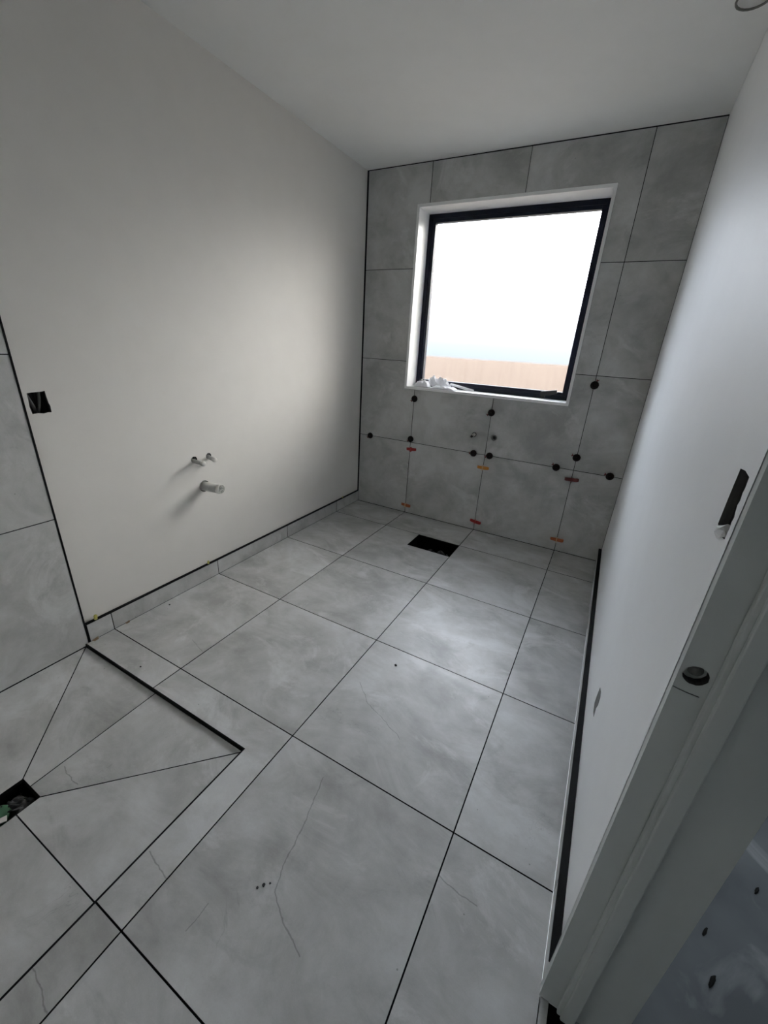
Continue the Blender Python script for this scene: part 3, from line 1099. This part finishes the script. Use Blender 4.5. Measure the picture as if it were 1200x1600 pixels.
tag(c, 'crumpled ribs on the cap face')

# cables in the left switch hole
for k, (yy, lean, wd, lab) in enumerate(((-2.192, 0.012, 0.010, 'left of the two flat grey cables in the switch hole'),
                                         (-2.166, -0.010, 0.009, 'right of the two flat grey cables in the switch hole'))):
    r = bm = bmesh.new()
    pts = [(LW - 0.040, yy - lean, 1.085), (LW - 0.030, yy - lean * 0.3, 1.045), (LW - 0.028, yy + lean * 0.4, 1.015), (LW - 0.036, yy + lean, 0.985)]
    ring_tube(bm, pts, wd * 0.55, 10)
    c = obj('electrical_cable', bm, M['cable'])
    tag(c, lab, 'cable', 'cables in the switch hole')
    

# ------------------------------------------------------------------ supply points on the window wall
r = empty('tap_outlet', (0.9685, 0.0, 0.7325))
bm = bmesh.new()
lathe(bm, [(0.0, -0.02), (0.0105, -0.02), (0.0105, 0.018), (0.0075, 0.018), (0.0075, 0.008), (0.0, 0.008)], (0.001, 0.0, 0.001), (0, -1, 0), 20)
c = obj('outlet_pipe', bm, M['pipe_white'], r)
tag(c, 'pale round pipe end')
bm = bmesh.new()
lathe(bm, [(0.0115, -0.005), (0.0160, -0.005), (0.0160, 0.004), (0.0115, 0.004), (0.0115, -0.005)], (0.001, 0, 0.001), (0, -1, 0), 24)
obj('collar', bm, M['black_rubber'], r)
bm = bmesh.new()
ring_tube(bm, [(-0.004, -0.004, -0.006), (-0.014, -0.012, -0.014), (-0.020, -0.016, -0.018)], [0.008, 0.0085, 0.007], 10)
obj('lever', bm, M['black_rubber'], r)
tag(r, 'small pipe outlet with pale centre on the window wall, left of the pair', 'pipe outlet', 'pipe outlets on the window wall')
r = empty('tap_outlet', (1.1145, 0.0, 0.731))
bm = bmesh.new()
lathe(bm, [(0.0145, -0.010), (0.0200, -0.010), (0.0200, 0.008), (0.0175, 0.011), (0.0145, 0.008), (0.0145, -0.010)], (0, 0, 0), (0, -1, 0), 28)
obj('collar', bm, M['cable'], r)
bm = bmesh.new()
lathe(bm, [(0.0, -0.02), (0.0095, -0.02), (0.0095, 0.004), (0.0, 0.006)], (0.002, 0, 0.001), (0, -1, 0), 20)
obj('outlet_plug', bm, M['black_rubber'], r)
tag(r, 'dark ringed pipe outlet on the window wall, right of the pair', 'pipe outlet', 'pipe outlets on the window wall')

# ------------------------------------------------------------------ tile levelling caps and wedges
def make_cap():
    r = empty('tile_leveller', (0, 0, 0))
    bm = bmesh.new()
    prof = [(0.0, 0.001), (0.019, 0.001), (0.0215, 0.003), (0.0215, 0.009), (0.019, 0.014), (0.0145, 0.0155), (0.0125, 0.019), (0.0070, 0.021), (0.0055, 0.018), (0.0, 0.018)]
    lathe(bm, prof, (0, 0, 0), (0, -1, 0), 20)
    for k in range(10):
        a = 2 * PI * k / 10
        ring_tube(bm, [(0.0205 * math.cos(a), -0.003, 0.0205 * math.sin(a)), (0.0185 * math.cos(a), -0.013, 0.0185 * math.sin(a))], 0.0024, 6)
    cp = obj('cap', bm, M['cap_brown'], r)
    bm = bmesh.new()
    ring_tube(bm, [(0, -0.016, 0), (0, -0.028, 0)], [0.0035, 0.0028], 8)
    obj('threaded_stem', bm, M['cap_brown'], cp)
    return r
def make_tab(parent):
    bm = bmesh.new()
    box(bm, -0.031, -0.014, -0.004, -0.0015, -0.015, -0.011)
    box(bm, -0.024, -0.018, -0.005, -0.0015, -0.022, -0.010)
    t = obj('base_tab', bm, M['dark_red'], parent)
    return t
cap0 = make_cap()
make_tab(cap0)
caps = [
    (0.474, 0.932, 'dark levelling cap just under the left corner of the window', 0.0),
    (1.069, 0.900, 'dark levelling cap on the joint under the middle of the window', 0.0),
    (0.101, 0.597, 'leftmost dark levelling cap, beside the left corner', 0.0),
    (0.469, 0.624, 'dark levelling cap at the joint crossing above the upper left red wedge', 0.0),
    (0.984, 0.597, 'dark levelling cap below the pale pipe outlet', 0.5),
    (1.103, 0.598, 'dark levelling cap below the dark ringed pipe outlet', 0.2),
    (1.670, 1.139, 'highest dark levelling cap, right of the window sill', 2.5),
    (1.668, 0.684, 'dark levelling cap on the right vertical joint above the crossing', 1.0),
    (1.559, 0.598, 'dark levelling cap just left of the right joint crossing', 1.2),
    (1.884, 0.599, 'rightmost dark levelling cap, beside the right corner', 0.9),
]
for k, (x, z, lab, rot) in enumerate(caps):
    o = cap0 if k == 0 else copy_tree(cap0)
    o.location = (x, 0, z)
    o.rotation_euler = (0, rot, 0)
    o.scale = (1.12, 1.0, 1.12)
    tag(o, lab, 'tile leveller', 'round levelling caps on the window wall')

def make_wedge(mat):
    r = empty('tile_wedge', (0, 0, 0))
    bm = bmesh.new()
    # side profile along x, thickness in -y rises; ribs on the sloped face
    pts = [(-0.037, 0.003), (-0.032, 0.0065), (-0.010, 0.009), (0.020, 0.0125), (0.033, 0.0145), (0.040, 0.010), (0.036, 0.002)]
    hw_ = 0.0085
    def hz(x): return hw_ * (0.62 + 0.38 * min(1, (x + 0.045) / 0.02)) * (1 - 0.35 * max(0, (x - 0.03) / 0.01))
    top = [bm.verts.new((x, -y, hz(x))) for x, y in pts] + [bm.verts.new((-0.037, -0.0008, hz(-0.037)))]
    bot = [bm.verts.new((x, -y, -hz(x))) for x, y in pts] + [bm.verts.new((-0.037, -0.0008, -hz(-0.037)))]
    n = len(top)
    bm.faces.new(top); bm.faces.new(bot[::-1])
    for i in range(n):
        j = (i + 1) % n
        bm.faces.new((top[j], top[i], bot[i], bot[j]))
    for k in range(7):
        x = -0.028 + k * 0.008
        y = 0.0068 + (x + 0.032) * 0.125
        box(bm, x, x + 0.003, -y - 0.0014, -y + 0.001, -0.006, 0.006)
    obj('wedge', bm, mat, r, 0.0006)
    bm = bmesh.new()
    box(bm, -0.0022, 0.0022, -0.019, -0.0005, -0.0125, -0.0085)
    box(bm, -0.0022, 0.0022, -0.019, -0.0005, 0.0085, 0.0125)
    box(bm, -0.0022, 0.0022, -0.021, -0.016, -0.0125, 0.0125)
    obj('clip_bridge', bm, M['stem'] if mat in (M['orange'], M['rust']) else mat, r)
    return r
wedges = [
    (0.482, 0.545, 'red', -0.02, 'red levelling wedge on the left vertical joint below the crossing'),
    (1.069, 0.504, 'orange', 0.03, 'yellow-orange levelling wedge on the middle joint below the crossing'),
    (0.474, 0.068, 'rust', 0.10, 'rusty orange levelling wedge low on the left joint by the floor'),
    (1.074, 0.073, 'red', 0.14, 'red levelling wedge low on the middle joint by the floor'),
    (1.669, 0.535, 'dark_red', -0.02, 'dark maroon levelling wedge on the right vertical joint'),
    (1.668, 0.088, 'rust', 0.02, 'rusty brown levelling wedge low on the right joint by the floor'),
]
protos = {}
for x, z, mt, rot, lab in wedges:
    if mt not in protos:
        o = protos[mt] = make_wedge(M[mt])
    else:
        o = copy_tree(protos[mt])
    o.location = (x, 0, z)
    o.rotation_euler = (0, rot - 0.06, 0)
    o.scale = (1.15, 1.2, 1.45)
    tag(o, lab, 'tile wedge', 'levelling wedges on the window wall')

# ------------------------------------------------------------------ yellow plugs on the left skirting, wedges at its foot
def plug(y, s, lab):
    bm = bmesh.new()
    lathe(bm, [(0.0, 0.0), (0.0075 * s, 0.0), (0.0085 * s, 0.004 * s), (0.0070 * s, 0.012 * s), (0.0085 * s, 0.020 * s), (0.0055 * s, 0.025 * s), (0.0, 0.026 * s)], (0, 0, 0), (0.25, 0, 1), 14)
    o = obj('tile_spacer_peg', bm, M['yellow'])
    o.location = (LW + 0.0085, y, 0.0951)
    tag(o, lab, 'tile spacer', 'yellow pegs on the left skirting')
plug(-2.182, 0.9, 'yellow-green spacer peg on the skirting beside the shower corner')
plug(-1.585, 0.7, 'yellow-green spacer peg on the skirting below the pipes')
plug(-0.245, 0.45, 'tiny yellow-green spacer peg on the skirting near the window corner')
def chip(y, lab, s=1.0):
    bm = bmesh.new()
    P = [(0.0, -0.012, 0.0), (0.011, -0.008, 0.0), (0.010, 0.010, 0.0), (0.0, 0.014, 0.0), (0.0, -0.012, 0.004), (0.008, -0.006, 0.002), (0.006, 0.008, 0.006), (0.0, 0.014, 0.008)]
    v = [bm.verts.new(Vector(p) * s) for p in P]
    for f in ((0, 3, 2, 1), (4, 5, 6, 7), (0, 1, 5, 4), (1, 2, 6, 5), (2, 3, 7, 6), (3, 0, 4, 7)):
        bm.faces.new([v[i] for i in f])
    o = obj('skirting_shim', bm, M['tan'])
    o.location = (0.0012, y, 0.0004)
    tag(o, lab, 'wedge', 'tan shims at the foot of the left skirting')
chip(-2.205, 'tan plastic shim under the skirting at the shower corner')
chip(-2.062, 'tan plastic shim under the skirting just past the first floor joint', 0.8)

# grit on the floor
for k, (x, y, s, lab) in enumerate((
        (1.221, -1.623, 0.0058, 'black speck on the middle floor tile'),
        (1.278, -2.498, 0.0032, 'left of three dark specks on the large front tile'),
        (1.288, -2.486, 0.0042, 'middle and largest of three dark specks on the large front tile'),
        (1.299, -2.475, 0.0028, 'right of three dark specks on the large front tile'),
        (0.038, -1.868, 0.0040, 'black speck on the floor near the left skirting'),
        (0.323, -2.200, 0.0036, 'black speck on the narrow tile above the shower edge'),
        (2.286, -2.101, 0.0085, 'largest black scrap on the bare hall floor'),
        (2.287, -2.002, 0.0060, 'small black scrap on the hall floor beside the white dust'),
        (2.426, -1.826, 0.0060, 'black scrap on the hall floor furthest from the jamb'))):
    bm = bmesh.new()
    bmesh.ops.create_icosphere(bm, subdivisions=2, radius=s)
    for v in bm.verts:
        v.co *= random.uniform(0.75, 1.2)
        v.co.z = max(v.co.z * 0.6, -s * 0.3) + s * 0.3
    o = obj('grit_speck', bm, M['grit'])
    o.location = (x, y, -0.0118 if x > 2.0 else 0.0)
    if x > 2.0:
        o.scale = (0.55, 2.2, 0.8)
        o.rotation_euler = (0, 0, -0.5)
    tag(o, lab, 'debris', 'dark scraps on the hall floor' if x > 2.0 else 'dark specks on the floor')

# ------------------------------------------------------------------ crumpled sheets (drain fillers, cloths)
def crumple(name, mat, loc, sx, sy, h, nx, ny, seed, rot=0.0, fold=1.0, round_=0.0, thick=0.0012, cren=0.0):
    rnd = random.Random(seed)
    waves = [(rnd.uniform(0.5, 2.6) * fold, rnd.uniform(0, PI), rnd.uniform(0, 6.28), rnd.uniform(0.4, 1)) for _ in range(7)]
    bm = bmesh.new()
    grid = []
    for i in range(nx + 1):
        row = []
        for j in range(ny + 1):
            u, v = i / nx, j / ny
            z = 0
            for fr_, a, ph, am in waves:
                q = (u - .5) * math.cos(a) * 1.6 + (v - .5) * math.sin(a) * 1.2
                z += am * abs(math.sin(q * fr_ * 4 + ph))
            z = z / 4.5
            if cren:
                q3 = Vector((u * 3.2 * cren, v * 1.8 * cren, seed))
                z = z * 0.45 + 0.75 * (1 - abs(mnoise.noise(q3)) * 2.2) * (0.6 + 0.4 * mnoise.noise(q3 * 0.5)) + 0.12 * mnoise.noise(q3 * 3.1)
                z = max(z, 0.0)
            e = min(1, min(u, 1 - u, v, 1 - v) * 5)
            z *= (0.25 + 0.75 * e)
            if round_:
                z = z * (1 - round_) + round_ * math.sqrt(max(0, 1 - (2 * u - 1) ** 4) * max(0, 1 - (2 * v - 1) ** 4))
            ox = rnd.uniform(-.25, .25) / nx + 0.05 * math.sin(v * 9 + seed)
            oy = rnd.uniform(-.25, .25) / ny + 0.07 * math.sin(u * 7 + seed * 2)
            row.append(bm.verts.new(((u - .5 + ox * 0.6) * sx, (v - .5 + oy * 0.6) * sy, thick + z * h)))
        grid.append(row)
    for i in range(nx):
        for j in range(ny):
            f = bm.faces.new((grid[i][j], grid[i + 1][j], grid[i + 1][j + 1], grid[i][j + 1]))
            f.smooth = not cren
    o = obj(name, bm, mat)
    o.location = loc
    o.rotation_euler = (0, 0, rot)
    md = o.modifiers.new('thickness', 'SOLIDIFY')
    md.thickness = thick
    md.offset = -1
    if not cren:
        md = o.modifiers.new('sub', 'SUBSURF')
        md.levels = md.render_levels = 1
    return o

SZ = iz0 + 0.0005
o = crumple('wiping_cloth', M['cloth'], (0.500, 0.062, SZ), 0.115, 0.075, 0.050, 22, 16, 3, 0.12, 2.2, 0.35, cren=1.1)
tag(o, 'rolled white cloth at the left end of the window sill', 'cloth', 'white cloths on the window sill')
o = crumple('wiping_cloth', M['cloth'], (0.600, 0.124, SZ), 0.20, 0.050, 0.085, 26, 12, 8, -0.05, 2.4, 0.1, cren=1.6)
tag(o, 'crumpled white cloth heaped in the middle of the sill pile', 'cloth', 'white cloths on the window sill')
o = crumple('wiping_cloth', M['cloth'], (0.675, 0.052, SZ), 0.20, 0.070, 0.030, 24, 12, 15, -0.10, 1.6, 0.2, cren=1.2)
tag(o, 'flat folded white cloth at the front edge of the sill', 'cloth', 'white cloths on the window sill')
bm = bmesh.new()
P = [(0.70, 0.128, SZ + 0.034), (0.76, 0.118, SZ + 0.026), (0.83, 0.108, SZ + 0.014), (0.89, 0.100, SZ + 0.008)]
ring_tube(bm, P, [0.008, 0.009, 0.009, 0.006], 8)
for v in bm.verts:
    v.co.z = max(v.co.z, SZ)
o = obj('paper_strip', bm, M['cloth'])
tag(o, 'narrow rolled white strip at the right end of the sill pile', 'strip')
bm = bmesh.new()
lathe(bm, [(0.0, 0.0), (0.015, 0.0), (0.016, 0.010), (0.011, 0.026), (0.013, 0.044), (0.007, 0.052), (0.0, 0.052)], (0, 0, 0), (0.1, 0, 1), 16)
o = obj('nozzle', bm, M['black_rubber'])
o.location = (0.448, 0.138, SZ)
tag(o, 'small black nozzle behind the white cloths in the window corner', 'nozzle')

# filling of the two drains
o = crumple('rubbish_bag', M['black_bag'], (0.925, -0.44, -0.128), 0.24, 0.16, 0.095, 26, 18, 21, 0.1, 1.8)
tag(o, 'crumpled black plastic down in the cut-out near the window wall', 'plastic bag')
o = crumple('drain_bag', M['black_bag'], (0.494, -2.697, -0.088), 0.098, 0.074, 0.060, 20, 16, 33, 0.2, 1.7)
tag(o, 'crumpled black plastic stuffed in the shower drain', 'plastic bag')
bm = bmesh.new()
lathe(bm, [(0.0, 0.0), (0.026, 0.0), (0.028, 0.004), (0.028, 0.018), (0.024, 0.022), (0.020, 0.020), (0.0, 0.020)], (0, 0, 0), (0.15, 0.1, 1), 28)
o = obj('drain_plug', bm, M['green'])
o.location = (0.482, -2.7385, -0.066)
tag(o, 'dark green round plug in the shower drain', 'plug')
bm = bmesh.new()
v = [(-0.040, -0.006, 0), (0.012, -0.009, 0), (0.012, 0.009, 0), (-0.040, 0.006, 0)]
lo_ = [bm.verts.new(p) for p in v]
hi_ = [bm.verts.new((p[0], p[1], 0.004)) for p in v]
bm.faces.new(lo_[::-1]); bm.faces.new(hi_)
for i in range(4):
    j = (i + 1) % 4
    bm.faces.new((lo_[i], lo_[j], hi_[j], hi_[i]))
o = obj('clear_offcut', bm, M['pipe_grey'], None, 0.0008)
o.location = (0.519, -2.742, -0.040)
o.rotation_euler = (0.1, 0.1, 1.2)
tag(o, 'grey plastic offcut leaning over the green plug', 'offcut')

# ------------------------------------------------------------------ cable loop hanging from the ceiling
bm = bmesh.new()
pts = []
for k in range(15):
    a = PI * (0.92 + 1.25 * k / 14)
    pts.append((1.885 + 0.048 * math.cos(a) , -0.790 + 0.062 * math.sin(a) * -1.0 , CH - 0.012 - 0.006 * math.sin(a * 1.0)))
pts = [(pts[0][0] + 0.002, pts[0][1] - 0.01, CH + 0.004)] + pts + [(pts[-1][0], pts[-1][1], CH + 0.004)]
ring_tube(bm, pts, 0.0035, 8)
o = obj('ceiling_cable', bm, M['cable'])
tag(o, 'grey loop of cable coming out of the ceiling at the top right', 'cable')
